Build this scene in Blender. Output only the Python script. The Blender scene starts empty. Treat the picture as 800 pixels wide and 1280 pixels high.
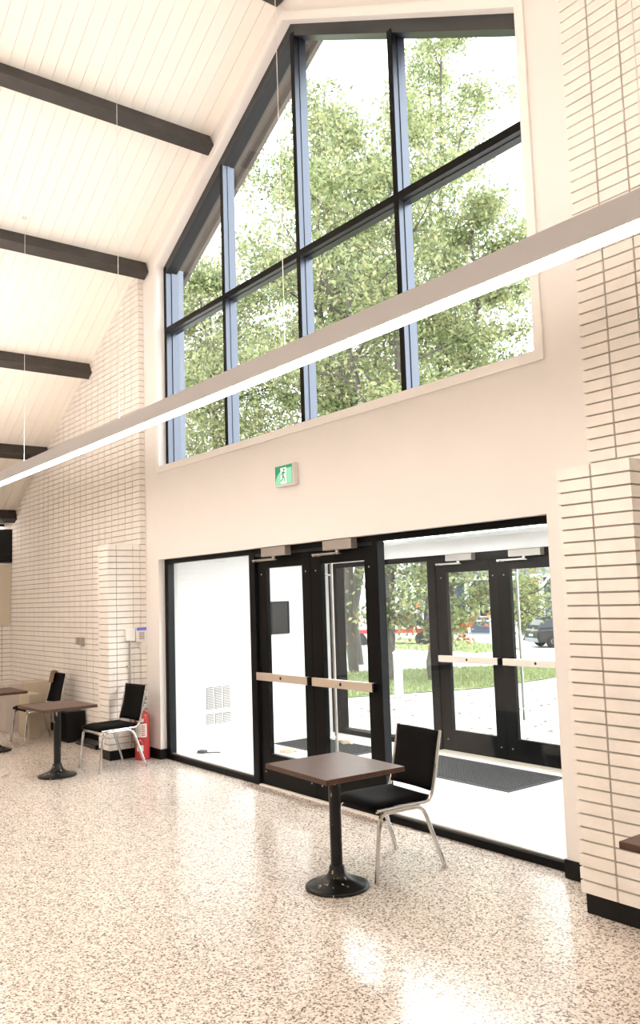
import bpy, math, random
import numpy as np
from mathutils import Vector, Matrix

# ------------------------------------------------------------------ camera, sky, exposure
S = bpy.context.scene
COL = S.collection
cam_d = bpy.data.cameras.new('camera'); cam = bpy.data.objects.new('camera', cam_d); COL.objects.link(cam)
cam_d.sensor_fit = 'VERTICAL'; cam_d.sensor_height = 24.0; cam_d.lens = 24.0*1049.6/1280.0
cam_d.clip_end = 400
YAW, PITCH, ROLL = 0.91351, 0.09996, -0.032235
_f = Vector((-math.sin(YAW)*math.cos(PITCH), math.cos(YAW)*math.cos(PITCH), math.sin(PITCH)))
_r = Vector((math.cos(YAW), math.sin(YAW), 0)); _u = _r.cross(_f)
_r2 = _r*math.cos(ROLL)+_u*math.sin(ROLL); _u2 = -_r*math.sin(ROLL)+_u*math.cos(ROLL)
_m = Matrix((_r2, _u2, -_f)).transposed().to_4x4(); _m.translation = Vector((8.6143, -4.3268, 1.7316))
cam.matrix_world = _m
S.camera = cam

W = bpy.data.worlds.new('World'); S.world = W; W.use_nodes = True
bg = W.node_tree.nodes['Background']; bg.inputs[0].default_value = (0.90, 0.95, 1.0, 1); bg.inputs[1].default_value = 5.0
LAMP_DOWN, LAMP_UP, VEST_FILL = 30.5, 56.0, 26.0
LAMP_COL = (1.0, 0.86, 0.755, 1)
S.view_settings.view_transform = 'Standard'; S.view_settings.look = 'None'
S.view_settings.gamma = 1.0; S.view_settings.use_curve_mapping = False
S.view_settings.exposure = 0.0
S.cycles.max_bounces = 10; S.cycles.diffuse_bounces = 6; S.cycles.transparent_max_bounces = 24
S.cycles.glossy_bounces = 4; S.cycles.caustics_reflective = False; S.cycles.caustics_refractive = False
S.cycles.sample_clamp_indirect = 8.0

# ------------------------------------------------------------------ materials
def mat(name, col, rough=0.6, metal=0.0, spec=0.5, noise=0.0, nscale=20.0, bump=0.0, bscale=80.0, emit=None, estr=0.0):
    m = bpy.data.materials.new(name); m.use_nodes = True; nt = m.node_tree
    b = nt.nodes['Principled BSDF']
    b.inputs['Base Color'].default_value = (*col, 1); b.inputs['Roughness'].default_value = rough
    b.inputs['Metallic'].default_value = metal; b.inputs['Specular IOR Level'].default_value = spec
    if noise or bump:
        tc = nt.nodes.new('ShaderNodeTexCoord')
    if noise:
        n = nt.nodes.new('ShaderNodeTexNoise'); n.inputs['Scale'].default_value = nscale; n.inputs['Detail'].default_value = 4
        nt.links.new(tc.outputs['Object'], n.inputs['Vector'])
        r = nt.nodes.new('ShaderNodeValToRGB')
        r.color_ramp.elements[0].position = 0.3; r.color_ramp.elements[1].position = 0.7
        r.color_ramp.elements[0].color = (*[max(0, c*(1-noise)) for c in col], 1)
        r.color_ramp.elements[1].color = (*[min(1, c*(1+noise)) for c in col], 1)
        nt.links.new(n.outputs['Fac'], r.inputs['Fac']); nt.links.new(r.outputs['Color'], b.inputs['Base Color'])
    if bump:
        n2 = nt.nodes.new('ShaderNodeTexNoise'); n2.inputs['Scale'].default_value = bscale; n2.inputs['Detail'].default_value = 3
        nt.links.new(tc.outputs['Object'], n2.inputs['Vector'])
        bp = nt.nodes.new('ShaderNodeBump'); bp.inputs['Strength'].default_value = bump; bp.inputs['Distance'].default_value = 0.004
        nt.links.new(n2.outputs['Fac'], bp.inputs['Height']); nt.links.new(bp.outputs['Normal'], b.inputs['Normal'])
    if emit:
        b.inputs['Emission Color'].default_value = (*emit[:3], 1); b.inputs['Emission Strength'].default_value = estr
    return m

def glass_mat(name, tint):
    m = bpy.data.materials.new(name); m.use_nodes = True; nt = m.node_tree; nt.nodes.clear()
    o = nt.nodes.new('ShaderNodeOutputMaterial'); mx = nt.nodes.new('ShaderNodeMixShader')
    t = nt.nodes.new('ShaderNodeBsdfTransparent'); t.inputs[0].default_value = (*tint, 1)
    g = nt.nodes.new('ShaderNodeBsdfGlossy'); g.inputs['Roughness'].default_value = 0.0
    lw = nt.nodes.new('ShaderNodeLayerWeight'); lw.inputs['Blend'].default_value = 0.5
    pw = nt.nodes.new('ShaderNodeMath'); pw.operation = 'POWER'; pw.inputs[1].default_value = 5.0
    ml = nt.nodes.new('ShaderNodeMath'); ml.operation = 'MULTIPLY_ADD'; ml.inputs[1].default_value = 0.95; ml.inputs[2].default_value = 0.025
    nt.links.new(lw.outputs['Facing'], pw.inputs[0]); nt.links.new(pw.outputs[0], ml.inputs[0])
    nt.links.new(ml.outputs[0], mx.inputs[0]); nt.links.new(t.outputs[0], mx.inputs[1]); nt.links.new(g.outputs[0], mx.inputs[2])
    nt.links.new(mx.outputs[0], o.inputs[0]); return m

def leaf_mat(name, col):
    m = bpy.data.materials.new(name); m.use_nodes = True; nt = m.node_tree; nt.nodes.clear()
    o = nt.nodes.new('ShaderNodeOutputMaterial'); mx = nt.nodes.new('ShaderNodeMixShader'); mx.inputs[0].default_value = 0.5
    d = nt.nodes.new('ShaderNodeBsdfDiffuse'); d.inputs[0].default_value = (*col, 1)
    t = nt.nodes.new('ShaderNodeBsdfTranslucent'); t.inputs[0].default_value = (*[min(1, c*1.1) for c in col], 1)
    nt.links.new(d.outputs[0], mx.inputs[1]); nt.links.new(t.outputs[0], mx.inputs[2]); nt.links.new(mx.outputs[0], o.inputs[0])
    return m

def terrazzo():
    m = bpy.data.materials.new('terrazzo'); m.use_nodes = True; nt = m.node_tree; b = nt.nodes['Principled BSDF']; L = nt.links.new
    tc = nt.nodes.new('ShaderNodeTexCoord')
    def vor(scale, jit):
        mp = nt.nodes.new('ShaderNodeMapping'); mp.inputs['Rotation'].default_value = (0, 0, jit); mp.inputs['Location'].default_value = (jit*3, jit*7, 0)
        L(tc.outputs['Object'], mp.inputs[0])
        nz = nt.nodes.new('ShaderNodeTexNoise'); nz.inputs['Scale'].default_value = scale*0.8
        L(mp.outputs[0], nz.inputs['Vector'])
        mixv = nt.nodes.new('ShaderNodeMixRGB'); mixv.inputs[0].default_value = 0.012
        L(mp.outputs[0], mixv.inputs[1]); L(nz.outputs['Color'], mixv.inputs[2])
        v = nt.nodes.new('ShaderNodeTexVoronoi'); v.inputs['Scale'].default_value = scale
        L(mixv.outputs[0], v.inputs['Vector'])
        sp = nt.nodes.new('ShaderNodeSeparateColor'); L(v.outputs['Color'], sp.inputs[0])
        return v, sp
    v1, s1 = vor(105.0, 0.3)
    r1 = nt.nodes.new('ShaderNodeValToRGB'); cr = r1.color_ramp; cr.interpolation = 'CONSTANT'
    cols = [(0.0, (0.76, 0.70, 0.64)), (0.26, (0.60, 0.53, 0.46)), (0.41, (0.82, 0.78, 0.73)), (0.72, (0.40, 0.325, 0.265)), (0.80, (0.22, 0.185, 0.155)), (0.85, (0.69, 0.62, 0.55))]
    cr.elements[0].position = 0; cr.elements[0].color = (*cols[0][1], 1)
    cr.elements[1].position = cols[1][0]; cr.elements[1].color = (*cols[1][1], 1)
    for p, c in cols[2:]:
        e = cr.elements.new(p); e.color = (*c, 1)
    L(s1.outputs[0], r1.inputs[0])
    v2, s2 = vor(130.0, 1.1)
    gt = nt.nodes.new('ShaderNodeMath'); gt.operation = 'GREATER_THAN'; gt.inputs[1].default_value = 0.86
    L(s2.outputs[1], gt.inputs[0])
    mix = nt.nodes.new('ShaderNodeMixRGB'); mix.inputs[2].default_value = (0.15, 0.125, 0.105, 1)
    L(gt.outputs[0], mix.inputs[0]); L(r1.outputs[0], mix.inputs[1])
    L(mix.outputs[0], b.inputs['Base Color'])
    b.inputs['Roughness'].default_value = 0.19; b.inputs['Specular IOR Level'].default_value = 0.55
    return m

M = {}
M['white_wall'] = mat('white_wall', (0.82, 0.80, 0.785), 0.75, noise=0.01, nscale=2)
M['trim_white'] = mat('trim_white', (0.88, 0.86, 0.84), 0.5)
M['brick'] = mat('brick_paint', (0.86, 0.83, 0.79), 0.7, noise=0.035, nscale=9, bump=0.5, bscale=70)
M['mortar'] = mat('mortar', (0.42, 0.385, 0.36), 0.9)  # darker than the white bricks, puts joint shade into the colour
M['ceil'] = mat('ceiling_paint', (0.88, 0.84, 0.775), 0.6, noise=0.01, nscale=4)
M['groove'] = mat('groove', (0.48, 0.38, 0.30), 0.9)
M['beam'] = mat('dark_beam', (0.035, 0.030, 0.026), 0.55, noise=0.25, nscale=6)
M['black'] = mat('black_metal', (0.006, 0.006, 0.006), 0.4, spec=0.2)
M['frame'] = mat('anodized_frame', (0.004, 0.004, 0.004), 0.35, spec=0.10)
M['anod'] = mat('satin_anodized', (0.016, 0.018, 0.022), 0.3, spec=0.6)
M['anod_door'] = mat('dark_anodized', (0.007, 0.009, 0.012), 0.35, spec=0.3)
M['anod_sky'] = mat('sky_lit_anodized', (0.145, 0.157, 0.185), 0.32, metal=1.0)  # lighter, bluer copy of the frame metal, carries the sky reflection
M['base'] = mat('rubber_base', (0.006, 0.0055, 0.005), 0.45, spec=0.2)
M['floor'] = terrazzo()
M['alu'] = mat('champagne_aluminium', (0.62, 0.54, 0.46), 0.42, metal=0.6)
M['closer'] = mat('closer_grey', (0.36, 0.33, 0.30), 0.45, metal=0.4)
M['chrome'] = mat('chrome', (0.58, 0.565, 0.55), 0.10, metal=1.0)
M['steel'] = mat('brushed_steel', (0.55, 0.54, 0.52), 0.35, metal=0.8)
M['pad'] = mat('black_vinyl', (0.004, 0.004, 0.0045), 0.7, spec=0.08, bump=0.2, bscale=200)
M['pendant'] = mat('pendant_body', (0.60, 0.60, 0.63), 0.45)
M['cable'] = mat('cable', (0.75, 0.73, 0.70), 0.4)
M['lens'] = mat('lamp_lens', (1, 1, 1), 0.5, emit=LAMP_COL, estr=LAMP_DOWN)
M['uplens'] = mat('lamp_uplens', (1, 1, 1), 0.5, emit=LAMP_COL, estr=LAMP_UP)
M['fill_lens'] = mat('vestibule_fill_lens', (1, 1, 1), 0.5, emit=(1, 0.99, 0.97), estr=VEST_FILL)
M['glass'] = glass_mat('clear_glass', (0.975, 0.985, 0.98))
M['vest_wall'] = mat('vestibule_white', (0.88, 0.88, 0.88), 0.7)
M['vest_floor'] = mat('vestibule_floor', (0.72, 0.72, 0.71), 0.4, noise=0.08, nscale=30)
M['mat'] = mat('rubber_mat', (0.030, 0.032, 0.035), 0.8, bump=0.6, bscale=120)
M['threshold'] = mat('threshold', (0.55, 0.50, 0.42), 0.45, metal=0.3)
M['tile_grey'] = mat('grille_grey', (0.10, 0.103, 0.11), 0.6)
M['offwhite'] = mat('plastic_white', (0.80, 0.79, 0.76), 0.45)
M['boxgrey'] = mat('grey_plate', (0.34, 0.32, 0.30), 0.5, metal=0.3)
M['conduit'] = mat('conduit', (0.45, 0.43, 0.40), 0.4, metal=0.7)
M['blue'] = mat('lcd_blue', (0.10, 0.11, 0.45), 0.3, emit=(0.15, 0.16, 0.6), estr=0.4)
M['red'] = mat('extinguisher_red', (0.50, 0.045, 0.045), 0.28)
M['label'] = mat('label_white', (0.80, 0.77, 0.72), 0.5)
M['green'] = mat('sign_green', (0.0, 0.22, 0.11), 0.4, emit=(0.0, 0.25, 0.12), estr=0.45)
M['mint'] = mat('sign_reflection_mint', (0.22, 0.62, 0.46), 0.4, emit=(0.2, 0.6, 0.42), estr=0.35)
M['signwhite'] = mat('sign_white', (0.85, 0.88, 0.86), 0.4, emit=(0.85, 0.95, 0.9), estr=0.35)
M['beige'] = mat('beige_board', (0.50, 0.43, 0.33), 0.7, noise=0.05, nscale=8)
M['greybox'] = mat('grey_lilac_board', (0.50, 0.45, 0.42), 0.7, noise=0.04, nscale=8)
M['brown'] = mat('brown_cloth', (0.20, 0.14, 0.085), 0.8)
M['panel'] = mat('panel_cream', (0.60, 0.55, 0.45), 0.6)
M['gloss_black'] = mat('gloss_black', (0.006, 0.007, 0.007), 0.12, spec=0.25)
M['woodblock'] = mat('wood_block', (0.62, 0.50, 0.36), 0.7, noise=0.1, nscale=30)
M['bark'] = mat('bark', (0.10, 0.088, 0.072), 0.9, noise=0.3, nscale=12)
M['leaf_a'] = leaf_mat('leaf_green', (0.27, 0.315, 0.15))
M['leaf_b'] = leaf_mat('leaf_light', (0.41, 0.44, 0.225))
M['leaf_c'] = leaf_mat('leaf_deep', (0.155, 0.195, 0.10))
M['leaf_d'] = leaf_mat('leaf_yellow', (0.54, 0.50, 0.25))
M['leaf_o'] = leaf_mat('leaf_orange', (0.62, 0.20, 0.07))
M['paving'] = mat('pale_concrete', (0.56, 0.54, 0.51), 0.9, noise=0.12, nscale=1.5)
M['grass'] = mat('lawn', (0.27, 0.31, 0.12), 0.95, noise=0.35, nscale=3)
M['bluewall'] = mat('blue_siding', (0.10, 0.13, 0.19), 0.7)
M['whitepaint'] = mat('white_paint', (0.80, 0.80, 0.80), 0.5)
M['roofgrey'] = mat('roof_grey', (0.24, 0.26, 0.29), 0.7)
M['carblack'] = mat('car_black', (0.012, 0.013, 0.015), 0.15)
M['carwhite'] = mat('car_white', (0.80, 0.80, 0.80), 0.25)
M['carglass'] = mat('car_glass', (0.02, 0.025, 0.03), 0.05)
M['tyre'] = mat('tyre', (0.012, 0.012, 0.012), 0.8)
M['taillight'] = mat('taillight', (0.60, 0.02, 0.03), 0.25)
M['soffit'] = mat('soffit_brown', (0.17, 0.145, 0.125), 0.7, noise=0.1, nscale=3)

def wood(name, dark, light):
    m = bpy.data.materials.new(name); m.use_nodes = True; nt = m.node_tree; b = nt.nodes['Principled BSDF']; L = nt.links.new
    tc = nt.nodes.new('ShaderNodeTexCoord'); mp = nt.nodes.new('ShaderNodeMapping'); mp.inputs['Scale'].default_value = (3, 40, 3)
    n = nt.nodes.new('ShaderNodeTexNoise'); n.inputs['Scale'].default_value = 2.0; n.inputs['Detail'].default_value = 6
    L(tc.outputs['Object'], mp.inputs[0]); L(mp.outputs[0], n.inputs['Vector'])
    r = nt.nodes.new('ShaderNodeValToRGB'); r.color_ramp.elements[0].position = .3; r.color_ramp.elements[1].position = .7
    r.color_ramp.elements[0].color = (*dark, 1); r.color_ramp.elements[1].color = (*light, 1)
    L(n.outputs['Fac'], r.inputs[0]); L(r.outputs[0], b.inputs['Base Color'])
    b.inputs['Roughness'].default_value = 0.38; b.inputs['Specular IOR Level'].default_value = 0.3; return m
M['wood'] = wood('walnut_laminate', (0.055, 0.027, 0.017), (0.092, 0.047, 0.031))

def paint_worn():
    m = bpy.data.materials.new('worn_black_paint'); m.use_nodes = True; nt = m.node_tree; b = nt.nodes['Principled BSDF']; L = nt.links.new
    tc = nt.nodes.new('ShaderNodeTexCoord'); n = nt.nodes.new('ShaderNodeTexNoise'); n.inputs['Scale'].default_value = 26; n.inputs['Detail'].default_value = 5
    mp = nt.nodes.new('ShaderNodeMapping'); mp.inputs['Scale'].default_value = (1, 1, .35); L(tc.outputs['Object'], mp.inputs[0]); L(mp.outputs[0], n.inputs['Vector'])
    r = nt.nodes.new('ShaderNodeValToRGB'); r.color_ramp.elements[0].position = .655; r.color_ramp.elements[1].position = .675
    r.color_ramp.elements[0].color = (0.006, 0.0065, 0.0065, 1); r.color_ramp.elements[1].color = (0.42, 0.38, 0.34, 1)
    L(n.outputs['Fac'], r.inputs[0]); L(r.outputs[0], b.inputs['Base Color']); b.inputs['Roughness'].default_value = .3; b.inputs['Specular IOR Level'].default_value = .3
    return m
M['worn'] = paint_worn()

# ------------------------------------------------------------------ mesh builder
class MB:
    def __init__(s): s.v = []; s.f = []; s.m = []; s.s = []
    def add(s, vs, fs, mi=0, smooth=False):
        o = len(s.v); s.v += [tuple(v) for v in vs]
        for f in fs: s.f.append(tuple(i+o for i in f)); s.m.append(mi); s.s.append(smooth)
        return s
    def box(s, a, b, mi=0):
        x0, y0, z0 = a; x1, y1, z1 = b
        vs = [(x0,y0,z0),(x1,y0,z0),(x1,y1,z0),(x0,y1,z0),(x0,y0,z1),(x1,y0,z1),(x1,y1,z1),(x0,y1,z1)]
        return s.add(vs, [(0,3,2,1),(4,5,6,7),(0,1,5,4),(1,2,6,5),(2,3,7,6),(3,0,4,7)], mi)
    def obox(s, c, ax, ay, az, mi=0):
        c, ax, ay, az = map(Vector, (c, ax, ay, az))
        vs = [c+ax*i+ay*j+az*k for k in (-1, 1) for i, j in ((-1,-1),(1,-1),(1,1),(-1,1))]
        return s.add(vs, [(0,3,2,1),(4,5,6,7),(0,1,5,4),(1,2,6,5),(2,3,7,6),(3,0,4,7)], mi)
    def prism(s, poly, axis, t0, t1, mi=0):
        # poly: list of 2D points; axis 'y': (x,z); 'z': (x,y); 'x': (y,z)
        def P(p, t): return (p[0], t, p[1]) if axis == 'y' else ((p[0], p[1], t) if axis == 'z' else (t, p[0], p[1]))
        n = len(poly); vs = [P(p, t0) for p in poly]+[P(p, t1) for p in poly]
        fs = [tuple(range(n)), tuple(range(2*n-1, n-1, -1))]+[(i, i+n, (i+1) % n+n, (i+1) % n) for i in range(n)]
        return s.add(vs, fs, mi)
    def tube(s, pts, r, n=10, mi=0, cap=True):
        pts = [Vector(p) for p in pts]; k = len(pts); rs = r if isinstance(r, (list, tuple)) else [r]*k
        vs = []; up = None
        for i, p in enumerate(pts):
            d = (pts[min(i+1, k-1)]-pts[max(i-1, 0)]).normalized()
            if up is None:
                up = Vector((0, 0, 1)) if abs(d.z) < .9 else Vector((1, 0, 0))
            a = (up-d*up.dot(d)).normalized(); b = d.cross(a); up = a
            for j in range(n):
                t = 2*math.pi*j/n; vs.append(p+(a*math.cos(t)+b*math.sin(t))*rs[i])
        fs = [(i*n+j, i*n+(j+1) % n, (i+1)*n+(j+1) % n, (i+1)*n+j) for i in range(k-1) for j in range(n)]
        s.add(vs, fs, mi, True)
        if cap: s.add(vs[:n], [tuple(range(n-1, -1, -1))], mi); s.add(vs[-n:], [tuple(range(n))], mi)
        return s
    def lathe(s, prof, c=(0, 0, 0), n=32, mi=0, smooth=True):
        vs = []; k = len(prof)
        for r, z in prof:
            for j in range(n):
                t = 2*math.pi*j/n; vs.append((c[0]+r*math.cos(t), c[1]+r*math.sin(t), c[2]+z))
        fs = [(i*n+j, i*n+(j+1) % n, (i+1)*n+(j+1) % n, (i+1)*n+j) for i in range(k-1) for j in range(n)]
        s.add(vs, fs, mi, smooth)
        s.add(vs[:n], [tuple(range(n-1, -1, -1))], mi); s.add(vs[-n:], [tuple(range(n))], mi)
        return s
    def build(s, name, mats, parent=None, loc=None, bevel=0.0):
        me = bpy.data.meshes.new(name); me.from_pydata(s.v, [], s.f)
        if not isinstance(mats, (list, tuple)): mats = [mats]
        for m in mats: me.materials.append(m)
        me.polygons.foreach_set('material_index', s.m); me.polygons.foreach_set('use_smooth', s.s); me.update()
        o = bpy.data.objects.new(name, me); COL.objects.link(o)
        if parent: o.parent = parent
        if loc: o.location = loc
        if bevel:
            b = o.modifiers.new('bevel', 'BEVEL'); b.width = bevel; b.segments = 2; b.limit_method = 'ANGLE'; b.angle_limit = math.radians(40)
        return o

def fillet(pts, r, k=6):
    pts = [Vector(p) for p in pts]; out = [pts[0]]
    for i in range(1, len(pts)-1):
        a, b, c = pts[i-1], pts[i], pts[i+1]; d0 = (a-b).normalized(); d1 = (c-b).normalized()
        rr = min(r, (a-b).length*.48, (c-b).length*.48)
        for j in range(k+1):
            t = j/k; out.append((b+d0*rr)*(1-t)**2+b*2*t*(1-t)+(b+d1*rr)*t*t)
    return out+[pts[-1]]

def tag(o, label=None, cat=None, group=None, kind=None):
    if label: o['label'] = label
    if cat: o['category'] = cat
    if group: o['group'] = group
    if kind: o['kind'] = kind
    return o
def thing(name, loc, label, cat, group=None, rz=0.0, kind=None):
    o = bpy.data.objects.new(name, None); COL.objects.link(o); o.location = loc; o.rotation_euler.z = rz
    o.empty_display_size = .1
    return tag(o, label, cat, group, kind)
def struct(o, label, cat): return tag(o, label, cat, None, 'structure')
def dup(root, loc, rz, label, group=None):
    r = root.copy(); COL.objects.link(r); r.location = loc; r.rotation_euler.z = rz; r['label'] = label
    if group: r['group'] = group
    for ch in list(root.children):
        c = ch.copy(); COL.objects.link(c); c.parent = r
        for g in list(ch.children):
            d = g.copy(); COL.objects.link(d); d.parent = c
    return r

# ------------------------------------------------------------------ room dimensions
XC, ZR, SL = 2.69, 7.32, 0.545            # ridge line and roof pitch
XL, XR, YB = -5.0, 10.38, -12.0
WX0, WX1 = -0.31, 5.70                      # white wall limits between the brick wings
OW, OH = 5.33, 2.2                          # entrance opening
def cz(x): return ZR-SL*abs(x-XC)

# floor
b = MB(); b.box((XL-.2, YB-.2, -.12), (XR+.2, 0.08, 0)); struct(b.build('floor', M['floor']), 'speckled beige terrazzo floor', 'floor')

# white gable wall with entrance and window openings
b = MB(); TH = .24; zs = 3.25; wl, wr = .07, 5.32; jz = 5.60; az = 7.08
b.prism([(WX0-.3, 0), (0, 0), (0, 2.2), (0, jz+.3), (WX0-.3, cz(WX0-.3)+.05)], 'y', 0, TH)
b.prism([(OW, 0), (WX1+.3, 0), (WX1+.3, cz(WX1+.3)+.05), (OW, jz+.3)], 'y', 0, TH)
b.prism([(0, OH), (OW, OH), (OW, zs), (0, zs)], 'y', 0, TH)
b.prism([(0, zs), (wl, zs), (wl, jz), (0, jz+.3)], 'y', 0, TH)
b.prism([(wr, zs), (OW, zs), (OW, jz+.3), (wr, jz)], 'y', 0, TH)
b.prism([(0, jz+.3), (wl, jz), (XC, az), (XC, ZR+.05), (WX0-.3, cz(WX0-.3)+.05)], 'y', 0, TH)
b.prism([(wr, jz), (OW, jz+.3), (WX1+.3, cz(WX1+.3)+.05), (XC, ZR+.05), (XC, az)], 'y', 0, TH)
struct(b.build('wall_front', M['white_wall']), 'smooth white gable wall around the entrance and window', 'wall')

# brick walls
random.seed(4)
BP, BH = 0.2, 0.0693; JT = .0105
def brick_field(mb, u0, u1, z0, ztop, place, corner0=False, corner1=False, off=0.0):
    """stack-bond bricks over u0..u1; place(ua,ub,za,zb) adds one brick"""
    nz = int(round((9.0-z0)/BH)); n = max(1, int(math.ceil((u1-u0-off)/BP-1e-6)))
    edges = [u0]+([u0+off] if off > .001 else [])
    while edges[-1] < u1-.03: edges.append(min(edges[-1]+BP, u1))
    edges[-1] = u1
    for i in range(len(edges)-1):
        ua, ub = edges[i], edges[i+1]
        zt = max(ztop(ua), ztop(ub))
        for k in range(nz):
            za = z0+k*BH
            if za > zt: break
            h0 = 0 if (i == 0 and not corner0) else JT/2
            h1 = 0 if (i == len(edges)-2 and not corner1) else JT/2
            place(ua+h0*1.1, ub-h1*1.1, za+JT*.5, za+BH-JT*.5)
ZB = .105
def wing(name, x0, x1, yf, off, label):
    mb = MB()
    zt = lambda x: cz(x)+.04
    poly = [(x0, 0), (x1, 0), (x1, cz(x1)+.06), (x0, cz(x0)+.06)]
    e = .013
    mb.prism([(x0+(e if x0 > XC else 0), 0), (x1-(e if x1 < XC else 0), 0), (x1-(e if x1 < XC else 0), cz(x1)+.06), (x0+(e if x0 > XC else 0), cz(x0)+.06)], 'y', yf+e, .24, 1)
    brick_field(mb, x0, x1, ZB, zt, lambda a, c, d, f: mb.box((a, yf, d), (c, -.001 if (abs(a-x0) < .03 or abs(c-x1) < .03) else yf+.03, f), 0), off=off)
    return struct(mb.build(name, [M['brick'], M['mortar']]), label, 'wall')
wing('wall_front_left', XL-.02, WX0, -.07, ((WX0-XL+.02) % BP), 'white painted stack bond brick wall left of the window')
wing('wall_front_right', WX1, XR+.02, -.07, .19, 'white painted stack bond brick wall right of the window')

def pillar(name, x0, x1, yf, zt, offx, label):
    mb = MB(); e = .013
    mb.box((x0+e, yf+e, ZB), (x1-e, -.06, zt-e), 1); mb.box((x0+.04, yf+.045, 0), (x1-.04, -.06, ZB), 1)
    nz = int(round((zt-ZB)/BH)); h = (zt-ZB)/nz
    xs = [x0]+[x for x in offx if x0 < x < x1]+[x1]
    ys = [yf]
    while ys[-1] < -.075: ys.append(min(ys[-1]+(.1 if len(ys) == 1 else .2), -.07))
    for k in range(nz):
        za, zb = ZB+k*h+JT/2, ZB+(k+1)*h-(JT/2 if k < nz-1 else 0)
        for i in range(len(xs)-1):
            mb.box((xs[i]+(JT*.55 if i else 0), yf, za), (xs[i+1]-(JT*.55 if i < len(xs)-2 else 0), yf+(.095 if True else 0), zb), 0)
        for i in range(1, len(ys)-1):
            mb.box((x0, ys[i]+JT*.3, za), (x0+.08, ys[i+1]-JT*.3, zb), 0)
            mb.box((x1-.08, ys[i]+JT*.3, za), (x1, ys[i+1]-JT*.3, zb), 0)
        if k == nz-1: mb.box((x0+.08, yf+.095, za), (x1-.08, -.07, zb), 0)
    return struct(mb.build(name, [M['brick'], M['mortar']]), label, 'wall')
PLX0, PLX1, PLY = -.62, -.335, -.455
PRX0, PRX1, PRY = 5.715, 6.175, -.40
pillar('wall_pillar_left', PLX0, PLX1, PLY, 2.395, [], 'short white brick pier left of the entrance')
pillar('wall_pillar_right', PRX0, PRX1, PRY, 2.40, [PRX0+.222], 'short white brick pier right of the entrance')

# side and rear walls
b = MB(); b.box((XL-.24, YB-.2, 0), (XL-.01, .24, cz(XL)+.06), 1)
mbs = b
ysd = -4.0
edges = np.arange(-4.0, -.06, BP)
for ya in edges:
    for k in range(20):
        za = ZB+k*BH
        mbs.box((XL-.012, ya+JT*.55, za+JT/2), (XL, min(ya+BP-JT*.55, -.07), za+BH-JT/2), 0)
mbs.box((XL-.012, YB, 0), (XL, -4.0, cz(XL)+.05), 0); mbs.box((XL-.012, -4.0, 1.55), (XL, -.07, cz(XL)+.05), 0)
struct(mbs.build('wall_left', [M['brick'], M['mortar']]), 'low left side wall of white brick in the far corner', 'wall')
b = MB(); b.box((XR, YB-.2, 0), (XR+.24, .24, cz(XR)+.06)); struct(b.build('wall_right', M['white_wall']), 'right side wall', 'wall')
b = MB(); b.prism([(XL-.2, 0), (XR+.2, 0), (XR+.2, cz(XR+.2)), (XC, ZR), (XL-.2, cz(XL-.2))], 'y', YB-.2, YB)
struct(b.build('wall_back', M['white_wall']), 'rear gable wall', 'wall')

# board ceiling (both slopes) and the roof over it with an eave overhang
b = MB(); nrm = math.sqrt(1+SL*SL); pit = .131
for sgn in (-1, 1):
    xe = XL-.25 if sgn < 0 else XR+.25
    def P(x, y, h): return (x-(-sgn)*0, y, cz(x)+h)
    ya = 0.0
    while ya > YB-.1:
        y0, y1 = ya-.0017, ya-pit+.0017
        vs = [P(xe, y1, 0), P(XC, y1, 0), P(XC, y0, 0), P(xe, y0, 0), P(xe, y1, .02), P(XC, y1, .02), P(XC, y0, .02), P(xe, y0, .02)]
        b.add(vs, [(0,1,2,3),(7,6,5,4),(0,4,5,1),(2,6,7,3),(1,5,6,2),(3,7,4,0)], 0)
        ya -= pit
    vs = [P(xe, YB-.2, .012), P(XC, YB-.2, .012), P(XC, .0, .012), P(xe, .0, .012), P(xe, YB-.2, .06), P(XC, YB-.2, .06), P(XC, .0, .06), P(xe, .0, .06)]
    b.add(vs, [(0,1,2,3),(7,6,5,4),(0,4,5,1),(2,6,7,3),(1,5,6,2),(3,7,4,0)], 1)
struct(b.build('ceiling', [M['ceil'], M['groove']]), 'cream painted board ceiling sloping to the ridge', 'ceiling')
b = MB()
for sgn in (-1, 1):
    xe = XL-.8 if sgn < 0 else XR+.8
    for (h0, h1, ya, yb, mi) in ((.06, .30, YB-.3, .6, 0),):
        vs = [(xe, ya, cz(xe)+h0), (XC, ya, ZR+h0), (XC, yb, ZR+h0), (xe, yb, cz(xe)+h0), (xe, ya, cz(xe)+h1), (XC, ya, ZR+h1), (XC, yb, ZR+h1), (xe, yb, cz(xe)+h1)]
        b.add(vs, [(0,1,2,3),(7,6,5,4),(0,4,5,1),(2,6,7,3),(1,5,6,2),(3,7,4,0)], mi)
    # rake fascia and soffit rails
    for (yy0, yy1, d0, d1) in ((.55, .60, -.02, .30), (.26, .33, -.015, .06)):
        vs = [(xe, yy0, cz(xe)+d0), (XC, yy0, ZR+d0), (XC, yy1, ZR+d0), (xe, yy1, cz(xe)+d0), (xe, yy0, cz(xe)+d1), (XC, yy0, ZR+d1), (XC, yy1, ZR+d1), (xe, yy1, cz(xe)+d1)]
        b.add(vs, [(0,1,2,3),(7,6,5,4),(0,4,5,1),(2,6,7,3),(1,5,6,2),(3,7,4,0)], 0)
struct(b.build('roof', M['soffit']), 'dark roof overhang seen through the top of the window', 'roof')

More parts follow.
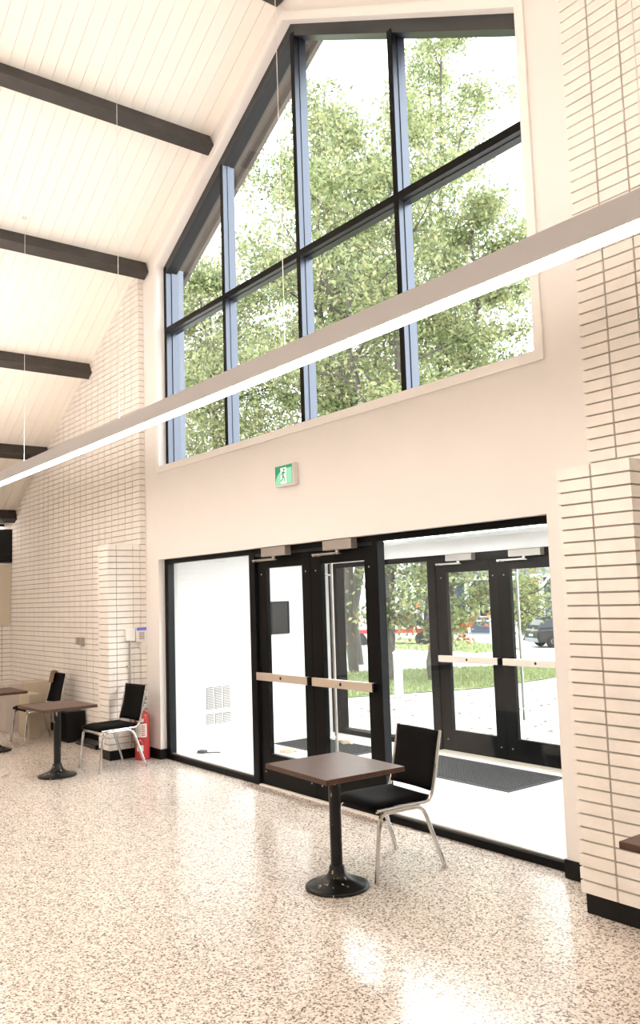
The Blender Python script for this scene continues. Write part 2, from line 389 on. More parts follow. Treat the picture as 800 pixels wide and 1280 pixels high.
# beams under the ceiling
BW, BD = .13, .165
def beam(x, label, group='dark ceiling beams'):
    s = 1 if x < XC else -1
    tx = Vector((1, 0, SL*s)).normalized(); tn = Vector((SL*s, 0, -1)).normalized()
    c = Vector((x, 0, cz(x)))-tx*s*BW/2 if s > 0 else Vector((x, 0, cz(x)))+tx*BW/2
    c = Vector((x, 0, cz(x)))-tx*s*BW/2
    mb = MB(); mid = c+tn*(BD/2-.002)
    y0, y1 = YB, -.012
    mb.obox((0, (y0+y1)/2, 0), tx*BW/2, (0, (y1-y0)/2, 0), tn*BD/2)
    o = mb.build('ceiling_beam', M['beam'], None, (mid.x, 0, mid.z), .004)
    return tag(o, label, 'beam', group)
beam(1.34, 'dark brown ceiling beam, the uppermost fully seen at top left')
beam(-.21, 'dark brown ceiling beam, second one down, meeting the wall at the top of the brick')
beam(-1.78, 'dark brown ceiling beam, third one down, ending on the brick wall above the pendant')
beam(-3.36, 'dark brown ceiling beam, fourth one down, partly crossed by the pendant at left edge')
beam(-4.79, 'dark brown ceiling beam in the far corner just over the black panel')
b = MB(); b.box((XC-.085, YB, .0), (XC+.085, -.012, .06)); tag(b.build('ridge_beam', M['beam'], None, (0, 0, ZR-.06), .004), 'dark ridge beam tip showing at the ceiling peak over the window', 'beam')

# baseboards (black rubber) along the wing walls, piers and white wall
def baseb(name, parts, label):
    mb = MB()
    for a, c in parts: mb.box(a, c)
    return struct(mb.build(name, M['base'], None, None, .002), label, 'baseboard')
h = .105
baseb('baseboard_left', [((XL, -.083, 0), (PLX0+.02, -.069, h-.004)), ((PLX0+.012, PLY+.012, 0), (PLX1-.012, PLY+.03, h)), ((PLX1-.03, PLY+.03, 0), (PLX1-.012, -.06, h)), ((PLX0+.012, PLY+.03, 0), (PLX0+.03, -.06, h)),
                         ((WX0-.02, -.012, 0), (0.0, 0, .11)), ((0, -.012, 0), (.012, .08, .11))], 'black baseboard below the left brick wall and pier')
baseb('baseboard_right', [((PRX0+.015, PRY+.02, 0), (PRX1-.015, PRY+.035, h)), ((PRX0+.015, PRY+.035, 0), (PRX0+.03, -.06, h)), ((PRX1-.03, PRY+.035, 0), (PRX1-.015, -.06, h)), ((PRX1, -.083, 0), (XR, -.069, h-.004)),
                          ((OW, -.012, 0), (WX1+.03, 0, .11)), ((OW-.012, -.012, 0), (OW, .08, .11))], 'black baseboard below the right brick pier')
baseb('baseboard_side', [((XL, YB, 0), (XL+.014, -.085, h))], 'black baseboard of the side wall')

# ------------------------------------------------------------------ gable window
FY0, FY1 = .08, .215; FW = .055
win = thing('window_1', (0, 0, 0), 'large gable shaped window with black frame in four bays and two rows', 'window', kind='structure')
sl2 = (az-jz)/(XC-wl)
def wz(x): return az-sl2*abs(x-XC)
b = MB()
b.box((wl, FY0, zs), (wl+FW, .145, jz+.0), 1); b.box((wl, .148, zs), (wl+FW+.012, .30, jz-.02), 1); b.box((wl-.001, FY0-.004, zs), (wl+FW+.0005, FY0, jz-.01), 2); b.box((wr-FW, FY0, zs), (wr, FY1, jz))
b.box((wl, FY0, zs), (wr, FY1, zs+.035))
b.prism([(wl, jz-.03), (XC, az-.03), (XC, az-.115), (wl, jz-.115)], 'y', FY0, FY1)
b.prism([(wl, jz+.0), (XC, az), (XC, az-.04), (wl, jz-.04)], 'y', FY0, FY1)
b.prism([(wr, jz+.0), (wr, jz-.115), (XC, az-.115), (XC, az)], 'y', FY0, FY1)
b.build('window_frame', [M['anod'], M['anod_sky'], M['frame']], win)
MULL = (1.405, 2.712, 4.02)
for x in MULL:
    b = MB(); b.box((x-.026, FY0-.004, zs+.03), (x+.026, FY1, wz(x)-.09)); b.box((x-.033, FY0+.05, zs+.03), (x+.033, FY0+.075, wz(x)-.1))
    b.box((x-.0265, FY0-.008, zs+.03), (x+.0265, FY0-.004, wz(x)-.09), 1); b.build('mullion', [M['anod_sky'], M['frame']], win)  # sky-bright sides and black front cap split lit and unlit faces
b = MB(); TZ = 4.835
b.box((wl+FW, FY0-.002, TZ-.03), (wr-FW, FY1, TZ+.03)); b.box((wl+FW, FY0+.05, TZ-.037), (wr-FW, FY0+.075, TZ+.037)); b.box((wl+FW, FY0-.006, TZ-.0305), (wr-FW, FY0-.002, TZ+.0305), 1); b.build('transom_bar', [M['anod'], M['frame']], win)
xs = [wl+FW]+[v for x in MULL for v in (x-.026, x+.026)]+[wr-FW]
for i in range(4):
    xa, xb = xs[2*i]-.01, xs[2*i+1]+.01
    b = MB(); b.box((xa, .155, zs+.03), (xb, .162, TZ-.025)); b.build('window_pane', M['glass'], win)
    pol = [(xa, TZ+.025), (xb, TZ+.025), (xb, wz(xb)-.1), (xa, wz(xa)-.1)]
    b = MB(); b.prism(pol, 'y', .155, .162); b.build('window_pane', M['glass'], win)
# casing around it
b = MB(); cw = .07; py = -.018
b.box((0, py, zs-cw), (5.388, 0, zs)); b.box((0, py, zs), (wl, 0, jz)); b.box((wr, py, zs), (5.388, 0, jz))
b.prism([(wl, jz), (XC, az), (XC, az+.085), (0, jz+.045), (0, jz), ], 'y', py, 0)
b.prism([(wr, jz), (5.388, jz), (5.388, jz+.045), (XC, az+.085), (XC, az)], 'y', py, 0)
struct(b.build('trim_1', M['trim_white']), 'white casing around the gable window', 'trim')
# flat white lining of the window reveal
b = MB()
b.box((wl-.004, 0, zs), (wl+.002, FY0, jz)); b.box((wl, 0, zs-.002), (wr, FY0, zs+.003))
struct(b.build('trim_2', M['trim_white']), 'white window reveal lining', 'trim')

# ------------------------------------------------------------------ inner storefront
P0, P1, PC, DR = 1.76, 3.63, 2.715, 3.57
sf = thing('window_2', (0, 0, 0), 'black aluminium entrance frame with a tall glass sidelight each side of the doors', 'window', kind='structure')
FD0, FD1 = .08, .152
b = MB()
b.box((0, FD0, 0), (.08, FD1, OH)); b.box((OW-.055, FD0, 0), (OW, FD1, OH)); b.box((.055, FD0, OH-.05), (OW-.055, FD1, OH))
b.box((P0, FD0, 0), (P0+.1, FD1, OH-.05)); b.box((DR, FD0, 0), (P1, FD1, OH-.05))
b.box((P0+.1, FD0, 2.125), (DR, FD1, OH-.05))
for xa, xb in ((0, .05), (OW-.055, OW), (P0, P0+.1), (DR, P1)): b.box((xa-.0005, FD0-.005, 0), (xb+.0005, FD0-.0003, OH), 1)
b.box((.055, FD0-.0045, OH-.051), (OW-.055, FD0-.0003, OH), 1)
b.build('door_frame', [M['anod_door'], M['frame']], sf)
b = MB(); b.box((.055, FD0-.004, .0), (P0, FD1, .055)); b.box((P1, FD0-.004, 0), (OW-.055, FD1, .055)); b.build('bottom_rail', M['frame'], sf, None, .002)
b = MB(); b.box((.055, .10, .055), (P0, .125, .068)); b.box((P1, .10, .055), (OW-.055, .125, .068)); b.build('glazing_bead', M['steel'], sf)
for xa, xb in ((.05, P0+.005), (P1-.005, OW-.05)):
    b = MB(); b.box((xa, .128, .05), (xb, .135, OH-.045)); b.build('sidelight_pane', M['glass'], sf)
b = MB(); b.box((P0+.1, FD0-.01, 0), (DR, FD1+.01, .012)); struct(b.build('trim_3', M['trim_white']), 'inner door threshold, coloured pale for light reflected under the doors', 'trim')  # white colour stands in for light reflected beneath the doors

def door(name, x0, x1, y, zt, gb, meet_right, label, pull=True, cat='door', flip=False):
    """door leaf x0..x1; meeting stile on the right if meet_right"""
    d = thing(name, (x0 if not meet_right else x0, y, .012), label, cat, kind='structure')
    w = x1-x0; st0, st1 = .155, .13
    if not meet_right: st0, st1 = .15, .13
    H = zt-.012
    b = MB(); t = .045
    b.box((0.002, 0, 0), (st0, t, H)); b.box((w-st1, 0, 0), (w-.002, t, H)); b.box((st0, 0, H-.115), (w-st1, t, H)); b.box((st0, 0, 0), (w-st1, t, gb-.012))
    b.build('door_leaf', M['frame'], d, None, .002)
    b = MB(); b.box((st0-.008, .018, gb-.02), (w-st1+.008, .026, H-.107)); b.build('door_pane', M['glass'], d)
    b = MB(); bz = .995; xa, xb = .04, w-.02
    if not meet_right: xa, xb = .05, w-.02
    b.box((xa, -.062, bz-.036), (xb, -.03, bz+.034)); pb = b.build('push_bar', M['alu'], d, None, .003)
    b = MB(); b.box((xa+.005, -.032, bz-.03), (xa+.06, 0, bz+.028)); b.box((xb-.06, -.032, bz-.03), (xb+.018, 0, bz+.028)); b.box((xb, -.06, bz-.034), (xb+.018, -.03, bz+.032))
    e = b.build('bar_bracket', M['black'], d); e['label'] = 'black end bracket'
    b = MB(); cxx = xa+(xb-xa)*.5
    b.tube([(cxx, -.0635, bz), (cxx, -.06, bz)], .015, 14); b.build('lock_cylinder', M['black'], pb)
    b = MB()
    for sx, sz in ((w-st1*.55, H-.17), (st0*.5, H-.17), (w-st1*.55, .12), (st0*.5, .12)):
        b.tube([(sx, -.003, sz), (sx, .002, sz)], .007, 8)
    b.build('screw_cap', M['steel'], d)
    if pull:
        px = w-st1+.03 if meet_right else st0*.55+.07
        b = MB(); b.tube([(px, .11, .40), (px, .11, 2.0)], .014, 12)
        for z in (.52, 1.9): b.tube([(px, .04, z), (px, .11, z)], .009, 8)
        b.build('pull_handle', M['steel'], d)
    return d
door('door_1', P0+.1, PC, .10, 2.125, .30, True, 'left inner entrance door, black with glass pane and push bar', pull=False)
door('door_2', PC, DR, .10, 2.125, .30, False, 'right inner entrance door, black with glass pane and long steel pull')

def closer(x0, x1, y, z0, z1, label, group):
    t = thing('door_closer', (x0, y, z0), label, 'door closer', group)
    w = x1-x0
    b = MB(); b.box((0, -.07, .012), (w, -.001, z1-z0)); b.build('closer_body', M['closer'], t, None, .004)
    b = MB(); b.tube([(w*.45, -.045, .012), (w*.45, -.045, -.012)], .018, 12)
    b.obox(((w*.45-.16)/2, -.055, -.012), ((w*.45+.16)/2, .0, 0), (0, .012, 0), (0, 0, .004))
    b.obox((w*.1, -.035, -.02), (w*.42, 0, 0), (0, .010, 0), (0, 0, .004))
    b.box((-.165, -.055, -.028), (-.14, .02, -.008)); b.build('closer_arm', M['steel'], t)
    return t
closer(2.07, 2.46, .08, 2.10, 2.195, 'grey door closer over the left inner door', 'door closers')
closer(3.01, 3.39, .08, 2.10, 2.195, 'grey door closer over the right inner door', 'door closers')

# ------------------------------------------------------------------ vestibule
VY = 2.45
b = MB(); b.box((-.2, .08, -.10), (5.7, VY+.15, 0)); struct(b.build('floor_vestibule', M['vest_floor']), 'pale vestibule floor behind the glass', 'floor')
VZ = 2.30
b = MB(); b.box((-.2, TH, 0), (-.04, VY+.15, VZ+.3)); struct(b.build('wall_vestibule_left', M['vest_wall']), 'white vestibule wall seen through the left sidelight', 'wall')
b = MB(); b.box((5.45, TH, 0), (5.65, VY+.15, VZ+.3)); struct(b.build('wall_vestibule_right', M['vest_wall']), 'white vestibule wall at right', 'wall')
b = MB(); b.box((-.2, TH, VZ), (5.65, VY+.4, VZ+.12)); struct(b.build('ceiling_vestibule', M['vest_wall']), 'white vestibule ceiling', 'ceiling')
b = MB(); b.box((-.25, TH, VZ+.12), (5.7, VY+.55, VZ+.3)); struct(b.build('roof_vestibule', M['soffit']), 'flat vestibule roof', 'roof')
b = MB(); b.box((-.04, VY-.04, 2.145), (5.45, VY+.12, VZ)); struct(b.build('wall_vestibule_front', M['vest_wall']), 'white bulkhead over the outer doors', 'wall')
of = thing('window_3', (0, 0, 0), 'black outer vestibule frame with glass sidelights beside the outer doors', 'window', kind='structure')
b = MB(); Q0, Q1, QC = 1.78, 3.82, 2.80
b.box((-.04, VY, 0), (.13, VY+.13, 2.145)); b.box((5.3, VY, 0), (5.45, VY+.13, 2.145)); b.box((.13, VY, 2.085), (5.3, VY+.13, 2.145))
b.box((Q0, VY, 0), (Q0+.12, VY+.13, 2.085)); b.box((Q1-.12, VY, 0), (Q1, VY+.13, 2.085)); b.box((Q0+.12, VY, 2.06), (Q1-.12, VY+.13, 2.085))
b.box((.13, VY, 0), (Q0, VY+.13, .06)); b.box((Q1, VY, 0), (5.3, VY+.13, .06))
b.build('door_frame', M['frame'], of, None, .002)
for xa, xb in ((.12, Q0+.005), (Q1-.005, 5.31)):
    b = MB(); b.box((xa, VY+.06, .055), (xb, VY+.067, 2.09)); b.build('sidelight_pane', M['glass'], of)
door('door_3', Q0+.12, QC, VY+.02, 2.06, .235, True, 'left outer entrance door seen through the vestibule glass', pull=False)
door('door_4', QC, Q1-.12, VY+.02, 2.06, .235, False, 'right outer entrance door seen through the vestibule glass')
closer(2.14, 2.52, VY, 2.055, 2.14, 'pale grey closer over the left outer door', 'door closers')
closer(3.02, 3.42, VY, 2.055, 2.14, 'pale grey closer over the right outer door', 'door closers')
b = MB(); b.box((Q0+.12, VY-.10, 0), (Q1-.12, VY+.15, .014)); struct(b.build('trim_4', M['threshold'], None, None, .004), 'beige metal threshold under the outer doors', 'trim')

# added fill panel that brightens the vestibule, itself out of view
t = thing('vestibule_fill_light', (2.7, 1.25, VZ-.001), 'added unseen fill panel under the vestibule ceiling', 'fill light')
b = MB(); b.box((-1.5, -.32, -.03), (1.5, -.30, 0)); b.box((-1.5, .30, -.03), (1.5, .32, 0)); b.box((-1.5, -.3, -.03), (-1.48, .3, 0)); b.box((1.48, -.3, -.03), (1.5, .3, 0)); b.build('light_frame', M['whitepaint'], t)
b = MB(); b.box((-1.48, -.3, -.02), (1.48, .3, -.012)); b.build('diffuser', M['fill_lens'], t)

# ribbed mats
def floormat(x0, x1, y0, y1, label, rz=0):
    t = thing('floor_mat', ((x0+x1)/2, (y0+y1)/2, 0), label, 'mat', 'rubber vestibule mats', rz)
    w, d = (x1-x0)/2, (y1-y0)/2
    b = MB(); b.box((-w, -d, 0), (w, d, .008)); b.build('mat_border', M['mat'], t, None, .003)
    b = MB(); n = int((2*w-.08)/.04)
    for i in range(n):
        x = -w+.04+i*.04
        for j in range(int((2*d-.08)/.04)):
            y = -d+.04+j*.04; b.box((x+.006, y+.006, .008), (x+.034, y+.034, .013))
    b.build('mat_studs', M['mat'], t)
floormat(2.0, 3.68, 1.43, 2.23, 'long dark studded mat just inside the outer doors')
floormat(.12, 1.42, 1.42, 2.06, 'dark studded mat seen through the inner door panes')

def wedge(x, y, rz, label, sc=1):
    b = MB(); b.prism([(-.07*sc, 0), (.07*sc, 0), (.07*sc, .045*sc), (-.07*sc, .03*sc)], 'y', -.04*sc, .04*sc); b.prism([(.0, .045*sc), (.11*sc, .005), (.11*sc, .0), (0, .0)], 'y', .045*sc, .075*sc)
    o = b.build('door_wedge', M['woodblock'], None, (x, y, .0005), .002); o.rotation_euler.z = rz
    return tag(o, label, 'door wedge')
wedge(.70, 1.20, .5, 'pale wooden door wedge on vestibule floor behind left inner door')
wedge(.78, 1.97, -.4, 'small pale wedge lying on the dark mat by the steel pull').location.z = .0135
t = thing('cable_box', (-.0, .52, 0), 'small grey box with a black cable on the vestibule floor', 'cable box', None, .5)
b = MB(); b.box((-.045, -.035, 0), (.045, .035, .03)); b.build('housing', M['tile_grey'], t, None, .004)
b = MB(); b.tube(fillet([(.045, 0, .008), (.10, .0, .008), (.13, .05, .006), (.20, .06, .006)], .03), .005, 8); b.build('cable', M['black'], t)
b = MB(); b.tube(fillet([(-.045, 0, .008), (-.10, -.03, .006), (-.13, -.12, .006)], .03), .005, 8); b.build('cable', M['black'], t)

# wall grille and dark panel on the vestibule wall
t = thing('wall_grille', (-.04, .765, .51), 'pale grey louvred vent grille low on the vestibule wall', 'vent')
b = MB()
for j, (z0, z1) in enumerate(((-.04, .21), (-.21, -.095))):
    for i in range(3):
        y0 = -.162+i*.112; b.box((0, y0, z0), (.004, y0+.1, z1), 0)
        k = 0; z = z0+.006
        while z < z1-.006:
            b.box((.004, y0+.004, z), (.012, y0+.096, z+.007), 1); z += .0135
b.build('louvre', [M['tile_grey'], M['offwhite']], t)
b = MB(); b.box((0, -.185, -.235), (.003, .2, .235)); b.build('face_plate', M['vest_wall'], t)
t = thing('wall_panel', (-.04, 1.66, 1.485), 'black glossy framed panel on the vestibule wall', 'panel')
b = MB(); b.box((0, -.135, -.2), (.03, -.122, .2)); b.box((0, .122, -.2), (.03, .135, .2)); b.box((0, -.122, -.2), (.03, .122, -.187)); b.box((0, -.122, .187), (.03, .122, .2)); b.build('panel_frame', M['black'], t)
b = MB(); b.box((0, -.122, -.187), (.018, .122, .187)); b.build('panel_face', M['gloss_black'], t)

# ------------------------------------------------------------------ pendants
def pendant(y, label, z=3.075):
    t = thing('pendant_light', (2.42, y, z), label, 'pendant light', 'linear pendants')
    L = 4.85; w = .064; hh = .118
    b = MB(); b.box((-L, 0, .004), (L, .006, hh)); b.box((-L, w*1.7-.006, .004), (L, w*1.7, hh)); b.box((-L, .006, .03), (L, w*1.7-.006, hh-.03))
    b.box((-L-.006, 0, .004), (-L, w*1.7, hh)); b.box((L, 0, .004), (L+.006, w*1.7, hh)); b.build('housing', M['pendant'], t)
    b = MB(); b.box((-L, .006, 0), (L, w*1.7-.006, .006)); b.build('diffuser', M['lens'], t)
    b = MB(); b.box((-L, .02, hh-.012), (L, w*1.7-.02, hh-.006)); b.build('uplight_diffuser', M['uplens'], t)
    for x in (-.02, 2.32, 4.66, 7.0, -2.2):
        b = MB(); top = cz(x)-z
        b.tube([(x-2.42, w*.85, hh-.02), (x-2.42, w*.85, top)], .0022, 6)
        b.lathe([(.03, -.016), (.03, 0)], (x-2.42, w*.85, top), 14); b.lathe([(.007, 0), (.007, .03)], (x-2.42, w*.85, hh-.006), 8)
        b.build('suspension_cable', M['cable'], t)
    return t
pendant(-1.552, 'long white linear pendant crossing the view in front of the gable window')
pendant(-5.4, 'added unseen linear pendant over the middle of the hall')  # added out of view to light the room warmly
pendant(-9.2, 'added unseen linear pendant towards the rear of the hall')  # second added row, also only there for room light

# ------------------------------------------------------------------ exit sign
t = thing('exit_sign', (2.575, 0, 2.815), 'green running man exit sign in white case over the doors', 'exit sign')
b = MB(); b.box((-.142, -.06, -.098), (.142, 0, .098)); b.build('sign_case', M['offwhite'], t, None, .004)
b = MB(); b.box((-.130, -.062, -.085), (.130, -.0595, .085)); b.build('sign_face', M['green'], t)
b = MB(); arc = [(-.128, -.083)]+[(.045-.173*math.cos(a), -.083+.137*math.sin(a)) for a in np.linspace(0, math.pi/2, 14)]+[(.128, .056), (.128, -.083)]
b.prism(arc[1:], 'y', -.0632, -.0621); b.build('sign_reflection', M['mint'], t)  # paler area paints a reflection onto the sign face
b = MB(); b.box((-.042, -.0645, -.080), (.045, -.0633, .064)); b.build('sign_door', M['signwhite'], t)
b = MB()
def bar(a, c, r, y=-.0655):
    a, c = Vector((a[0], y, a[1])), Vector((c[0], y, c[1])); d = (c-a); n = Vector((-d.z, 0, d.x)).normalized()
    b.obox((a+c)/2, d/2, n*r, (0, .0008, 0))
b.lathe([(.0001, 0), (.013, .0)], (0, 0, 0), 12) if False else None
hd = [(.012+.012*math.cos(a), .045+.012*math.sin(a)) for a in np.linspace(0, 2*math.pi, 13)[:-1]]
b.prism(hd, 'y', -.0663, -.0647)
bar((.004, .030), (-.006, -.012), .010); bar((.004, .026), (.034, .012), .0042); bar((.002, .026), (-.026, .016), .0042); bar((-.026, .016), (-.032, -.004), .0042)
bar((-.004, -.008), (.018, -.034), .0058); bar((.018, -.034), (.022, -.066), .005); bar((-.006, -.010), (-.012, -.042), .0058); bar((-.012, -.042), (-.040, -.052), .005)
b.build('running_figure', M['green'], t)

# ------------------------------------------------------------------ furniture
def table(loc, label, rz=0.0):
    t = thing('pedestal_table', loc, label, 'table', 'square pedestal tables', rz)
    b = MB(); b.box((-.33, -.285, .682), (.33, .285, .712)); b.build('tabletop', M['wood'], t, None, .004)
    b = MB(); b.box((-.20, -.02, .668), (.20, .02, .682)); b.box((-.02, -.20, .668), (.02, .20, .682)); b.build('top_bracket', M['black'], t)
    b = MB(); b.lathe([(.038, .07), (.036, .12), (.036, .668)], n=24); b.build('column', M['worn'], t)
    b = MB(); b.lathe([(.190, 0), (.194, .006), (.192, .014), (.175, .022), (.13, .034), (.09, .05), (.062, .072), (.048, .10), (.045, .125), (.037, .128)], n=40); b.build('base_plate', M['worn'], t)
    return t
tb = table((4.5, -1.11, 0), 'square walnut top table on black column base in front of the inner doors', math.radians(-3))
dup(tb, (0.0, -1.16, 0), math.radians(3), 'square walnut top table in front of the left brick pier')
dup(tb, (-2.03, -1.18, 0), 0, 'square walnut top table cut off by the left picture edge')
dup(tb, (6.88, -.985, 0), 0, 'dark walnut table whose corner shows at the right edge before the brick pier')

def chair(loc, label, rz):
    t = thing('stacking_chair', loc, label, 'chair', 'black stacking chairs', rz)
    sh = .425; hw = .218
    # seat pad with soft front edge
    b = MB(); n = 10; m = 8; vs = []; 
    for k, dz in ((0, 0), (1, .036)):
        for i in range(n+1):
            u = i/n; y = -.235+.44*u
            for j in range(m+1):
                w = -1+2*j/m; x = w*(hw-.004)*(1-.06*(u > .999))
                z = sh+.004+dz-.018*max(0, (.18-u)/.18)**2-(.006*(1-w*w) if k else 0)*(.4+u*(1-u)*2)
                if k == 1 and (i in (0, n) or j in (0, m)): z -= .012
                vs.append((x, y, z))
    N = (n+1)*(m+1); fs = []
    for k in (0, 1):
        for i in range(n):
            for j in range(m):
                q = [k*N+i*(m+1)+j, k*N+i*(m+1)+j+1, k*N+(i+1)*(m+1)+j+1, k*N+(i+1)*(m+1)+j]
                fs.append(tuple(q if k else q[::-1]))
    per = [(0, j) for j in range(m)]+[(i, m) for i in range(n)]+[(n, j) for j in range(m, 0, -1)]+[(i, 0) for i in range(n, 0, -1)]
    idx = [i*(m+1)+j for i, j in per]
    for a in range(len(idx)):
        c = (a+1) % len(idx); fs.append((idx[a], idx[c], N+idx[c], N+idx[a]))
    b.add(vs, fs, 0, True); b.build('seat', M['pad'], t)
    # backrest
    b = MB(); vs = []; n = 10; m = 8
    for k in (0, 1):
        for i in range(n+1):
            u = i/n; z = .475+.365*u; yb = .205+.075*u+.012*math.sin(u*math.pi)
            for j in range(m+1):
                w = -1+2*j/m; y = yb+.014*(1-w*w)+(0 if k == 0 else .026)
                if k == 0 and (i in (0, n) or j in (0, m)): y += .006
                vs.append((w*(hw-.010), y, z))
    N = (n+1)*(m+1); fs = []
    for k in (0, 1):
        for i in range(n):
            for j in range(m):
                q = [k*N+i*(m+1)+j, k*N+i*(m+1)+j+1, k*N+(i+1)*(m+1)+j+1, k*N+(i+1)*(m+1)+j]
                fs.append(tuple(q[::-1] if k else q))
    for a in range(len(idx)):
        c = (a+1) % len(idx); fs.append((idx[c], idx[a], N+idx[a], N+idx[c]))
    b.add(vs, fs, 0, True); b.build('backrest', M['pad'], t)
    # J-shaped side rails that carry seat and back
    b = MB()
    for s in (-1, 1):
        p = fillet([(s*hw, -.225, sh-.008), (s*hw, .20, sh-.006), (s*hw, .235, .52), (s*hw, .305, .845)], .075, 8)
        b.tube(p, .0115, 10)
    b.tube([(-hw, -.20, sh-.010), (hw, -.20, sh-.010)], .009, 8); b.tube([(-hw, .15, sh-.010), (hw, .15, sh-.010)], .009, 8)
    b.build('seat_frame', M['chrome'], t)
    for s in (-1, 1):
        b = MB(); b.tube(fillet([(s*(hw+.012), -.25, 0.004), (s*(hw+.006), -.205, sh-.026), (s*(hw+.004), .0, sh-.024)], .06, 8), .0140, 10); b.tube([(s*(hw+.012), -.25, 0), (s*(hw+.012), -.249, .014)], .0165, 10); b.build('leg', M['chrome'], t)
        b = MB(); b.tube(fillet([(s*(hw+.035), .27, 0.004), (s*(hw+.008), .13, sh-.026), (s*(hw+.004), .0, sh-.024)], .06, 8), .0140, 10); b.tube([(s*(hw+.035), .27, 0), (s*(hw+.035), .269, .014)], .0165, 10); b.build('leg', M['chrome'], t)
    return t
ch = chair((4.425, -.645, 0), 'black padded chrome chair pushed up to the table before the doors', math.radians(-5))
dup(ch, (-.005, -.575, 0), math.radians(4), 'black padded chrome chair in front of the left brick pier')
dup(ch, (-2.37, -.555, 0), math.radians(2), 'black padded chrome chair with brown cloth, at the table by the left edge')
b = MB(); pr = [(-.0, .0), (.018, .02), (.03, .0), (.048, -.10), (.056, -.10), (.042, .012), (.02, .034), (-.010, .02), (-.042, -.12), (-.034, -.122)]
b.prism(pr, 'x', -.105, .02); o = b.build('folded_cloth', M['brown'], None, (-2.475, -.285, .835), .003); o.rotation_euler.z = math.radians(2)
tag(o, 'folded brown cloth hung over the top corner of the far left chair', 'cloth')

# ------------------------------------------------------------------ fire extinguisher
t = thing('fire_extinguisher', (-.175, -.135, 0), 'red fire extinguisher standing on the floor beside the left brick pier', 'fire extinguisher')
b = MB(); R_ = .082
b.lathe([(.072, 0), (.08, .006), (R_, .03), (R_, .44), (.078, .475), (.062, .505), (.038, .525), (.026, .532)], n=32); b.build('cylinder', M['red'], t)
b = MB(); b.lathe([(.022, .53), (.026, .535), (.026, .56), (.018, .565), (.018, .585)], n=20); b.box((-.02, -.018, .575), (.05, .018, .60)); b.build('valve', M['steel'], t)
b = MB(); b.obox((.045, 0, .615), (.085, 0, .008), (0, .016, 0), (-.001, 0, .008)); b.obox((.050, 0, .650), (.09, 0, .030), (0, .016, 0), (-.002, 0, .007)); b.build('handle', M['boxgrey'], t)
b = MB(); b.tube(fillet([(-.02, 0, .588), (-.085, -.01, .58), (-.10, -.01, .45), (-.098, -.01, .24)], .05), .009, 10); b.tube([(-.098, -.01, .24), (-.098, -.01, .16)], [.011, .016], 10); b.build('hose', M['black'], t)
def patch(a0, a1, z0, z1, rr=R_+.0008):
    b = MB(); n = 10; vs = []; fs = []
    for i in range(n+1):
        a = math.radians(a0+(a1-a0)*i/n)
        for z in (z0, z1): vs.append((rr*math.cos(a), rr*math.sin(a), z))
    for i in range(n): fs.append((2*i, 2*i+2, 2*i+3, 2*i+1))
    return b.add(vs, fs, 0, True)
lb = patch(-90, 10, .25, .395).build('label', M['label'], t)
patch(-75, -15, .415, .45).build('label', M['label'], t)
patch(-72, -18, .10, .165).build('label', M['label'], t)
bb = MB(); n = 3
for k in range(6):
    q = patch(-30, -2, .265+k*.02, .275+k*.02, R_+.0016); bb.add(q.v, q.f, 0, True)
bb.build('label_print', M['red'], lb)
b = MB(); ang = math.radians(-42)
def onc(a, z): a = math.radians(a); return ((R_+.0016)*math.cos(a), (R_+.0016)*math.sin(a), z)
b.add([onc(-62, .185), onc(-22, .185), onc(-42, .232)], [(0, 1, 2)]); b.build('pictogram', M['label'], t)

# ------------------------------------------------------------------ things on the brick
t = thing('wall_box', (-2.10, -.07, 1.248), 'small grey metal box on the left brick wall', 'electrical box')
b = MB(); b.box((-.115, -.03, -.047), (.115, 0, .047)); b.build('box_body', M['boxgrey'], t, None, .003)
b = MB(); b.box((-.10, -.034, -.036), (-.02, -.03, .036)); b.box((.02, -.034, -.036), (.10, -.034+.004, .036)); b.build('cover', M['conduit'], t)
xk = PLX1
t = thing('junction_box', (xk, -.21, 1.365), 'white electrical box with conduit on the left brick pier', 'electrical box')
b = MB(); b.box((0, -.055, -.065), (.045, .055, .065)); b.build('box_body', M['offwhite'], t, None, .004)
b = MB(); b.tube([(.018, 0, -.065), (.018, 0, -1.25)], .011, 10); b.tube([(.018, .055, -.055), (.018, .10, -.055)], .009, 8)
b.build('conduit', M['conduit'], t)
for z in (-.35, -.85):
    b = MB(); b.box((0, -.035, z-.010), (.031, .016, z+.010)); b.build('clamp', M['conduit'], t)
t = thing('alarm_keypad', (xk, -.068, 1.365), 'white alarm keypad with blue display on the left brick pier', 'keypad')
b = MB(); b.box((0, -.07, -.085), (.028, .07, .085)); b.build('housing', M['offwhite'], t, None, .004)
b = MB(); b.box((.028, -.06, .045), (.030, .06, .078)); b.build('display', M['blue'], t)
for i in range(3):
    for j in range(4):
        b = MB(); b.box((.028, -.028+i*.022, -.055+j*.021), (.031, -.012+i*.022, -.041+j*.021)); b.build('button', M['boxgrey'], t)
t = thing('wall_plug', (xk, -.052, 1.225), 'small white plug adapter hanging below the keypad', 'plug')
b = MB(); b.box((0, -.04, -.028), (.035, .04, .028)); b.build('plug_body', M['offwhite'], t, None, .006)
b = MB(); b.tube(fillet([(.015, -.04, 0), (.015, -.07, .02), (.015, -.085, .09)], .03), .004, 8); b.build('cord', M['offwhite'], t)

